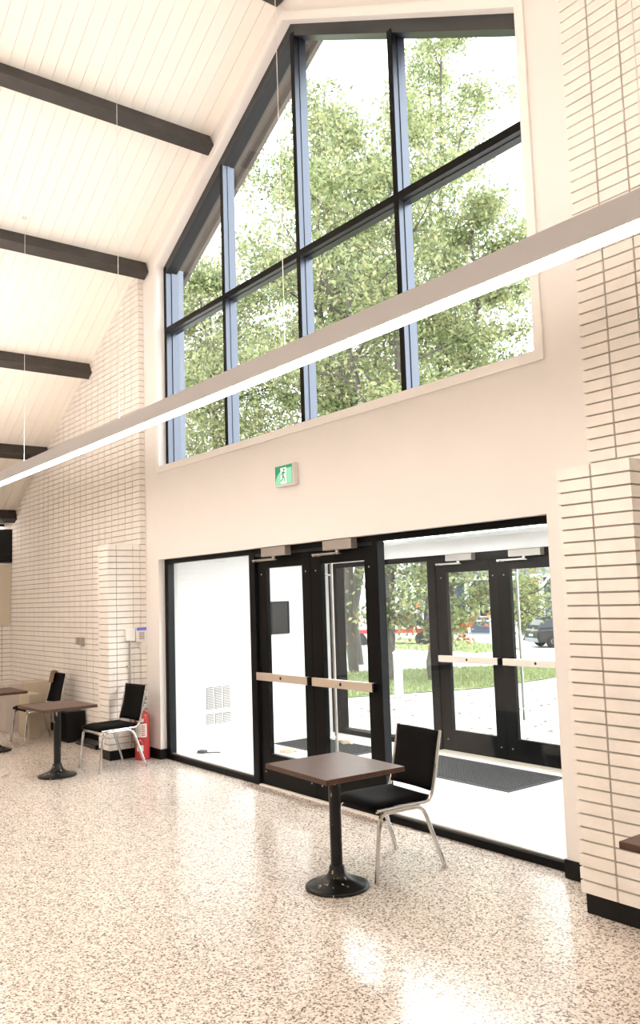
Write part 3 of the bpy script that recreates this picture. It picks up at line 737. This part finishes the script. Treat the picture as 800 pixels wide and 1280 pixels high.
# side wall fittings at the far left
t = thing('serving_panel', (XL+.004, -1.85, 1.44), 'cream board panel on the far side wall under the black panel', 'panel')
b = MB(); b.box((0, -1.75, 0), (.02, 1.78, .95)); b.build('panel_board', M['panel'], t, None, .002)
b = MB(); b.box((.0, -1.77, .95), (.028, 1.79, .965)); b.build('top_strip', M['trim_white'], t)
t = thing('wall_screen', (XL, -1.85, 2.42), 'black panel high on the far side wall at left edge', 'screen')
b = MB(); b.box((0, -1.76, 0), (.06, 1.79, .53)); b.build('screen_body', M['black'], t, None, .003)
b = MB(); b.box((.06, -1.72, .03), (.062, 1.75, .50)); b.build('screen_face', M['gloss_black'], t)
t = thing('strip_light', (XL+.004, -1.9, 2.955), 'short bright strip lamp above the black panel at left edge', 'strip light')
b = MB(); b.box((0, -1.7, .02), (.07, 1.70, .07)); b.build('housing', M['black'], t)
b = MB(); b.box((.01, -1.7, 0), (.09, 1.68, .02)); b.build('tube', M['lens'], t)

# boxes and boards on the floor in the corner
def board_box(loc, sx, sy, sz, m, label, name='storage_box'):
    t = thing(name, loc, label, 'box', None)
    b = MB(); b.box((-sx/2, -sy/2, 0), (sx/2, sy/2, sz)); b.build('carcass', m, t, None, .004)
    b = MB(); b.box((-sx/2+.012, -sy/2-.008, .02), (sx/2-.012, -sy/2, sz-.015)); b.build('front_panel', m, t, None, .002)
    return t
board_box((-3.62, -.46, 0), .50, .34, .66, M['greybox'], 'tall pale grey box on the floor at left edge')
board_box((-3.34, -.25, 0), .42, .30, .68, M['beige'], 'tall beige box against the brick wall behind the left chair')
board_box((-2.80, -.50, 0), .40, .15, .57, M['beige'], 'lower beige box standing in front of the tall beige box')
t = thing('floor_box', (-2.05, -.215, 0), 'black box standing on the floor against the left brick wall', 'box')
b = MB(); b.box((-.15, -.12, 0), (.15, .12, .38)); b.build('cabinet', M['black'], t, None, .006)
b = MB(); b.box((-.135, -.126, .02), (.135, -.12, .36)); b.build('front_panel', M['pad'], t)
t = thing('floor_device', (-1.45, -.20, 0), 'low black device lying along the baseboard behind the pier chair', 'device')
b = MB(); b.box((-.32, -.08, 0), (.32, .08, .055)); b.build('housing', M['black'], t, None, .008)
b = MB(); b.box((-.30, -.084, .012), (.30, -.08, .042)); b.build('front', M['gloss_black'], t)

# ------------------------------------------------------------------ outside
def gz(y): return -.05-.045*max(0, min(y, 30)-3.2)
b = MB(); vs = []; ys = [VY+.15, 3.2, 10, 20, 30, 120]
for y in ys: vs += [(-140, y, gz(y)), (60, y, gz(y))]
b.add(vs, [(2*i, 2*i+1, 2*i+3, 2*i+2) for i in range(len(ys)-1)]); struct(b.build('ground', M['paving']), 'bright pale concrete paving outside', 'ground')
random.seed(11)
def lawn(name, poly, label, n=9000, big=1.0):
    mb = MB(); k = len(poly); mb.add([(x, y, gz(y)+.015) for x, y in poly], [tuple(range(k))], 0)
    xs_ = [p[0] for p in poly]; ys_ = [p[1] for p in poly]
    for _ in range(n):
        x, y = random.uniform(min(xs_), max(xs_)), random.uniform(min(ys_), max(ys_)); ins = False
        for i in range(k):
            (x1, y1), (x2, y2) = poly[i], poly[(i+1) % k]
            if (y1 > y) != (y2 > y) and x < (x2-x1)*(y-y1)/(y2-y1)+x1: ins = not ins
        if not ins: continue
        a = random.uniform(0, 6.28); hgt = random.uniform(.04, .10)*big; w = .02*big; z = gz(y)+.01
        dx, dy = math.cos(a)*w, math.sin(a)*w; lx, ly = random.uniform(-.04, .04), random.uniform(-.04, .04)
        mb.add([(x-dx, y-dy, z), (x+dx, y+dy, z), (x+lx, y+ly, z+hgt)], [(0, 1, 2)], random.choice((1, 1, 2)))
    return tag(mb.build(name, [M['grass'], M['leaf_a'], M['leaf_b']]), label, 'grass', None, 'stuff')
lawn('lawn', [(-3.7, 4.6), (-3.7, 9.4), (-4.7, 12.8), (-6.2, 17), (-8.9, 19.5), (-9.4, 12.5), (-9.2, 4.6)], 'strip of green lawn just outside the entrance', 14000)
lawn('far_lawn', [(-17, 24), (-19, 29.5), (-36, 39), (-41, 37), (-32, 29.5), (-22, 24)], 'far green lawn beyond the parking lane', 6000, 2.2)
# fallen leaves on the pale paving near the doors
b = MB()
for _ in range(1300):
    x, y = random.uniform(-3.6, 3.0), random.uniform(3.4, 12); a = random.uniform(0, 6.28); s_ = random.uniform(.03, .07); z = gz(y)+.006
    c_, d_ = math.cos(a)*s_, math.sin(a)*s_
    b.add([(x-c_, y-d_, z), (x+d_*.6, y-c_*.6, z+.004), (x+c_, y+d_, z), (x-d_*.6, y+c_*.6, z+.008)], [(0, 1, 2, 3)], random.choice((0, 0, 1, 2)))
tag(b.build('fallen_leaves', [M['woodblock'], M['brown'], M['woodblock']]), 'scattered dry leaves on the pale paving outside', 'leaves', None, 'stuff')

def tree(loc, H, R, nleaf, seed, label, orange=0.0, crown0=.22, lean=(0, 0), tr=.13, lsize=.062, group='trees outside the window', stems=1, dens=None):
    rng = np.random.default_rng(seed); rnd = random.Random(seed)
    t = thing('leafy_tree', loc, label, 'tree', group)
    b = MB(); tips = []
    for s in range(stems):
        ang0 = rnd.uniform(0, 6.28); sp = 0 if stems == 1 else R*.35
        top = Vector((lean[0]+math.cos(ang0)*sp, lean[1]+math.sin(ang0)*sp, H*rnd.uniform(.86, .96)))
        pts = [Vector((0, 0, -.1))]; n = 9
        for i in range(1, n+1):
            u = i/n; p = top*u; p.z = top.z*u
            pts.append(p+Vector((rnd.gauss(0, .12), rnd.gauss(0, .12), 0))*(1 if i < n else .4))
        b.tube(pts, [tr*(1-.88*i/n)+.01 for i in range(n+1)], 8)
        nb = 20
        for k in range(nb):
            u = crown0+(.97-crown0)*(k+.5)/nb; f = u*n; i = int(f); p = pts[i].lerp(pts[min(i+1, n)], f-i)
            a = k*2.4+rnd.uniform(-.4, .4)
            prof = math.sin(math.pi*min(1, max(0.06, (u-crown0)/(1-crown0)*.82+.16)))**.7
            ln = R*prof*rnd.uniform(.75, 1.1)
            d = Vector((math.cos(a), math.sin(a), rnd.uniform(.25, .75))).normalized()
            q = [p]
            for j in range(1, 6): q.append(p+d*ln*j/5+Vector((rnd.gauss(0, .08), rnd.gauss(0, .08), -.10*(j/5)**2*ln*.6+rnd.gauss(0, .06))))
            r0 = tr*(1-.88*u)*.5+.008
            b.tube(q, [r0*(1-.8*j/5)+.004 for j in range(6)], 6)
            for j in range(2, 6):
                tips.append((q[j], .28+.12*ln))
                for m_ in range(2):
                    e = Vector((rnd.gauss(0, 1), rnd.gauss(0, 1), rnd.gauss(.15, .5))).normalized()*ln*.34
                    b.tube([q[j], q[j]+e*.5+Vector((0, 0, .04)), q[j]+e], [.010, .007, .003], 4)
                    tips.append((q[j]+e, .34+.10*ln)); tips.append((q[j]+e*.55, .30))
    b.build('trunk', M['bark'], t)
    T = np.array([list(p) for p, s in tips]); SG = np.array([s for p, s in tips])
    nleaf = int(nleaf*1.45); ti = rng.integers(0, len(T), nleaf)
    # clumped leaf positions
    C = T[ti]+rng.normal(0, 1, (nleaf, 3))*(SG[ti]*.55)[:, None]*np.array([1, 1, .75])
    C = C[C[:, 2] > H*crown0*.55]; nl = len(C)
    a = rng.normal(0, 1, (nl, 3)); a /= np.linalg.norm(a, axis=1)[:, None]
    c = rng.normal(0, 1, (nl, 3)); c -= a*(a*c).sum(1)[:, None]; c /= np.linalg.norm(c, axis=1)[:, None]
    sz = lsize*rng.uniform(.6, 1.35, nl)[:, None]
    V = np.empty((nl, 4, 3)); V[:, 0] = C-a*sz; V[:, 1] = C+c*sz*.55; V[:, 2] = C+a*sz; V[:, 3] = C-c*sz*.55
    me = bpy.data.meshes.new('foliage'); me.vertices.add(nl*4); me.loops.add(nl*4); me.polygons.add(nl)
    me.vertices.foreach_set('co', V.reshape(-1)); me.loops.foreach_set('vertex_index', np.arange(nl*4, dtype=np.int32))
    me.polygons.foreach_set('loop_start', np.arange(0, nl*4, 4, dtype=np.int32)); me.polygons.foreach_set('loop_total', np.full(nl, 4, dtype=np.int32))
    for nm in ('leaf_a', 'leaf_b', 'leaf_c', 'leaf_d', 'leaf_o'): me.materials.append(M[nm])
    u = rng.uniform(0, 1, nl); mi = np.where(u < .38, 0, np.where(u < .72, 1, np.where(u < .90, 2, 3)))
    clump = (np.sin(C[:, 0]*2.1+seed)+np.sin(C[:, 1]*2.7)+np.sin(C[:, 2]*3.1+seed)) > 1.1
    if orange > 0: mi = np.where(clump & (C[:, 2] < 4.5) & (rng.uniform(0, 1, nl) < orange), 4, mi)
    me.polygons.foreach_set('material_index', mi.astype(np.int32)); me.update(); me.validate()
    o = bpy.data.objects.new('foliage', me); COL.objects.link(o); o.parent = t
    return t
tree((-6.25, 9.0, gz(9)), 15.5, 3.0, 21000, 3, 'tall loose green tree behind the third and fourth window bays', crown0=.2, stems=2)
tree((-6.34, 11.0, gz(11)), 14.5, 1.95, 13000, 7, 'slim green tree behind the rightmost window bay', crown0=.26, lean=(1.0, 1.3))
tree((-9.3, 10.5, gz(10.5)), 17.5, 3.4, 25000, 12, 'tall multi stemmed tree behind the third window bay', crown0=.2, stems=3)
tree((-12.6, 13.4, gz(13.4)), 15.5, 3.6, 21000, 21, 'green tree with thick grey trunk seen through the right inner door', crown0=.24, tr=.2)
tree((-13.2, 9.4, gz(9.4)), 14.0, 3.4, 23000, 33, 'green tree behind the second window bay from the left', crown0=.2, stems=2)
tree((-16.2, 8.6, gz(8.6)), 12.5, 3.4, 21000, 45, 'green tree behind the leftmost window bay', crown0=.2)
tree((-9.3, 14.0, gz(14)), 22.0, 3.0, 24000, 71, 'tall airy tree filling the upper part of the rightmost window bay', crown0=.22, stems=2)
tree((-5.75, 9.9, gz(9.9)), 4.6, 1.9, 6500, 61, 'small tree with orange tinged leaves seen through the right sidelight', orange=.4, crown0=.2, tr=.05, group='small trees by the entrance')
tree((-5.35, 12.0, gz(12)), 4.4, 1.8, 2600, 63, 'small sparse tree seen through the left outer door', orange=.15, crown0=.35, tr=.04, lsize=.055, group='small trees by the entrance')
tree((-24.2, 36.0, gz(36)), 3.9, 1.2, 3000, 51, 'small bushy tree beside the far blue building', crown0=.12, tr=.06, lsize=.11, group='far bushes')

# white post on the lawn edge
t = thing('bollard_post', (-3.45, 6.75, gz(6.75)), 'white post standing on the lawn edge outside the right sidelight', 'post')
b = MB(); b.box((-.06, -.06, 0), (.06, .06, .80)); b.build('shaft', M['whitepaint'], t, None, .006)
b = MB(); b.prism([(-.07, .80), (.07, .80), (.07, .82), (0, .86), (-.07, .82)], 'y', -.07, .07); b.build('cap', M['whitepaint'], t)

# blue building with white porch posts
t = thing('blue_building', (-30.0, 42.0, gz(42)), 'low blue grey building with white porch posts across the road', 'building')
b = MB(); b.box((-9, .0, 0), (9, 8, 4.2))
k = 0
while k*.18 < 4.1: b.box((-9, -.02, k*.18), (9, 0, k*.18+.165)); k += 1
b.build('wall', M['bluewall'], t)
b = MB(); b.prism([(-2.6, 4.0), (9, 4.0), (9, 4.3), (4, 6.6), (-2.6, 4.3)], 'x', -9.6, 9.6); b.build('roof', M['roofgrey'], t)
for i in range(9):
    x = -8.6+i*2.15
    b = MB(); b.box((x-.11, -2.2, 0), (x+.11, -1.98, 4.0)); b.obox((x+.5, -2.09, 3.6), (.4, 0, .4), (0, .05, 0), (-.05, 0, .05)); b.build('porch_post', M['whitepaint'], t)
b = MB(); b.box((-9.2, -2.3, 3.75), (9.2, -1.9, 4.05)); b.box((-8.6, -2.12, .9), (8.6, -2.06, 1.0)); b.build('porch_beam', M['whitepaint'], t)
for x in (-6.5, -2.2, 2.1, 6.4):
    b = MB(); b.box((x-.7, -.05, 1.1), (x+.7, .0, 2.6)); w_ = b.build('window', M['whitepaint'], t)
    b = MB(); b.box((x-.6, -.07, 1.2), (x+.6, -.05, 2.5)); b.build('pane', M['carglass'], w_)

# parked vehicles
def wheel_parts(t, pos, r, w):
    for x, y in pos:
        s = 1 if y > 0 else -1
        b = MB(); prof = [(r*.62, -w/2), (r*.96, -w/2), (r, -w*.35), (r, w*.35), (r*.96, w/2), (r*.62, w/2)]
        q = MB().lathe(prof, n=24); b.add([(vx, vz, vy) for vx, vy, vz in q.v], [f[::-1] for f in q.f], 0, True)
        o = b.build('wheel', M['tyre'], t, (x, y, r))
        q = MB().lathe([(r*.6, 0), (r*.62, .01), (r*.3, .02), (.03, .015)], n=20); b = MB(); b.add([(vx, s*(vz+w*.42), vy) for vx, vy, vz in q.v], q.f, 0, True); b.build('rim', M['steel'], o)
def loft_body(sections):
    """sections: list of (x, half_width_low, half_width_top, z_low, z_mid, z_top)"""
    b = MB(); vs = []; k = len(sections)
    for x, hl, ht, z0, zm, z1 in sections:
        vs += [(x, -hl*.94, z0), (x, -hl, z0+.18), (x, -hl, zm), (x, -ht, z1), (x, ht, z1), (x, hl, zm), (x, hl, z0+.18), (x, hl*.94, z0)]
    fs = [(i*8+j, (i+1)*8+j, (i+1)*8+(j+1) % 8, i*8+(j+1) % 8) for i in range(k-1) for j in range(8)]
    fs += [tuple(range(8)), tuple(range(k*8-1, (k-1)*8-1, -1))]
    return b.add(vs, fs)
t = thing('parked_suv', (-18.6, 32.8, gz(33)), 'black sport utility car parked across the road behind the right outer door', 'car', None, math.atan2(.886, .48))
loft_body([(-2.3, .86, .80, .42, .80, .98), (-2.22, .92, .86, .30, .95, 1.06), (-1.2, .93, .90, .26, .96, 1.08), (.9, .93, .90, .26, .95, 1.06), (1.9, .90, .84, .30, .90, 1.0), (2.3, .80, .70, .42, .72, .82)]).build('body', M['carblack'], t, None, .03)
loft_body([(-2.18, .84, .68, 1.0, 1.05, 1.12), (-1.85, .86, .66, 1.0, 1.1, 1.62), (-.4, .87, .68, 1.0, 1.1, 1.70), (.4, .87, .66, 1.0, 1.1, 1.66), (1.15, .84, .70, 1.0, 1.04, 1.1)]).build('cabin', M['carglass'], t, None, .02)
b = MB(); b.box((-1.9, -.66, 1.62), (.45, .66, 1.72)); b.box((-1.6, -.62, 1.74), (.2, -.58, 1.78)); b.box((-1.6, .58, 1.74), (.2, .62, 1.78)); b.build('roof', M['carblack'], t, None, .03)
for s in (-1, 1):
    b = MB(); b.box((-2.26, s*.58-(.30 if s < 0 else 0), .82), (-2.02, s*.58+(.35 if s > 0 else 0), 1.0)); b.build('tail_light', M['taillight'], t, None, .02)
b = MB(); b.box((-2.36, -.84, .34), (-2.18, .84, .56)); b.build('bumper', M['roofgrey'], t, None, .03)
b = MB(); b.box((-2.345, -.25, .66), (-2.30, .25, .78)); b.build('number_plate', M['whitepaint'], t)
wheel_parts(t, ((-1.42, -.84), (-1.42, .84), (1.42, -.84), (1.42, .84)), .36, .24)
t.scale = (.9, .9, .9)

t = thing('parked_pickup', (-27.5, 28.6, gz(28.6)), 'white and red pickup truck parked behind the thick tree trunk', 'truck', None, math.radians(38))
loft_body([(-2.8, .92, .90, .45, .9, 1.1), (-.3, .95, .92, .4, .95, 1.12), (1.9, .95, .86, .4, .95, 1.12), (2.7, .88, .78, .45, .85, 1.0)]).build('body', M['carwhite'], t, None, .03)
loft_body([(-.4, .88, .74, 1.05, 1.15, 1.75), (.9, .88, .74, 1.05, 1.15, 1.78), (1.6, .86, .74, 1.05, 1.1, 1.15)]).build('cabin', M['carglass'], t, None, .02)
b = MB(); b.box((-.4, -.74, 1.74), (.95, .74, 1.82)); b.build('roof', M['carwhite'], t, None, .03)
b = MB(); b.box((-2.4, -.97, .72), (1.6, -.94, .95)); b.box((-2.84, -.85, .7), (-2.79, .85, .95)); b.build('stripe', M['taillight'], t)
wheel_parts(t, ((-1.8, -.86), (-1.8, .86), (1.75, -.86), (1.75, .86)), .39, .26)
t = thing('parked_sedan', (-36.5, 37.5, gz(37.5)), 'white car parked far off, seen at the left of the right sidelight', 'car', None, math.radians(60))
loft_body([(-2.2, .82, .76, .35, .75, .95), (-1.3, .88, .85, .25, .8, .98), (1.0, .88, .85, .25, .8, .95), (2.2, .78, .68, .35, .6, .75)]).build('body', M['carwhite'], t, None, .03)
loft_body([(-1.7, .78, .6, .92, .95, 1.0), (-.9, .8, .6, .92, 1.0, 1.42), (.2, .8, .6, .92, 1.0, 1.44), (1.1, .78, .62, .92, .95, 1.0)]).build('cabin', M['carglass'], t, None, .02)
b = MB(); b.box((-.95, -.58, 1.40), (.25, .58, 1.47)); b.build('roof', M['carwhite'], t, None, .02)
for s in (-1, 1):
    b = MB(); b.box((-2.22, s*.55-.14, .68), (-2.1, s*.55+.14, .82)); b.build('tail_light', M['taillight'], t, None, .01)
b = MB(); b.box((-2.26, -.78, .3), (-2.12, .78, .5)); b.build('bumper', M['roofgrey'], t, None, .02)
wheel_parts(t, ((-1.35, -.8), (-1.35, .8), (1.4, -.8), (1.4, .8)), .32, .2)
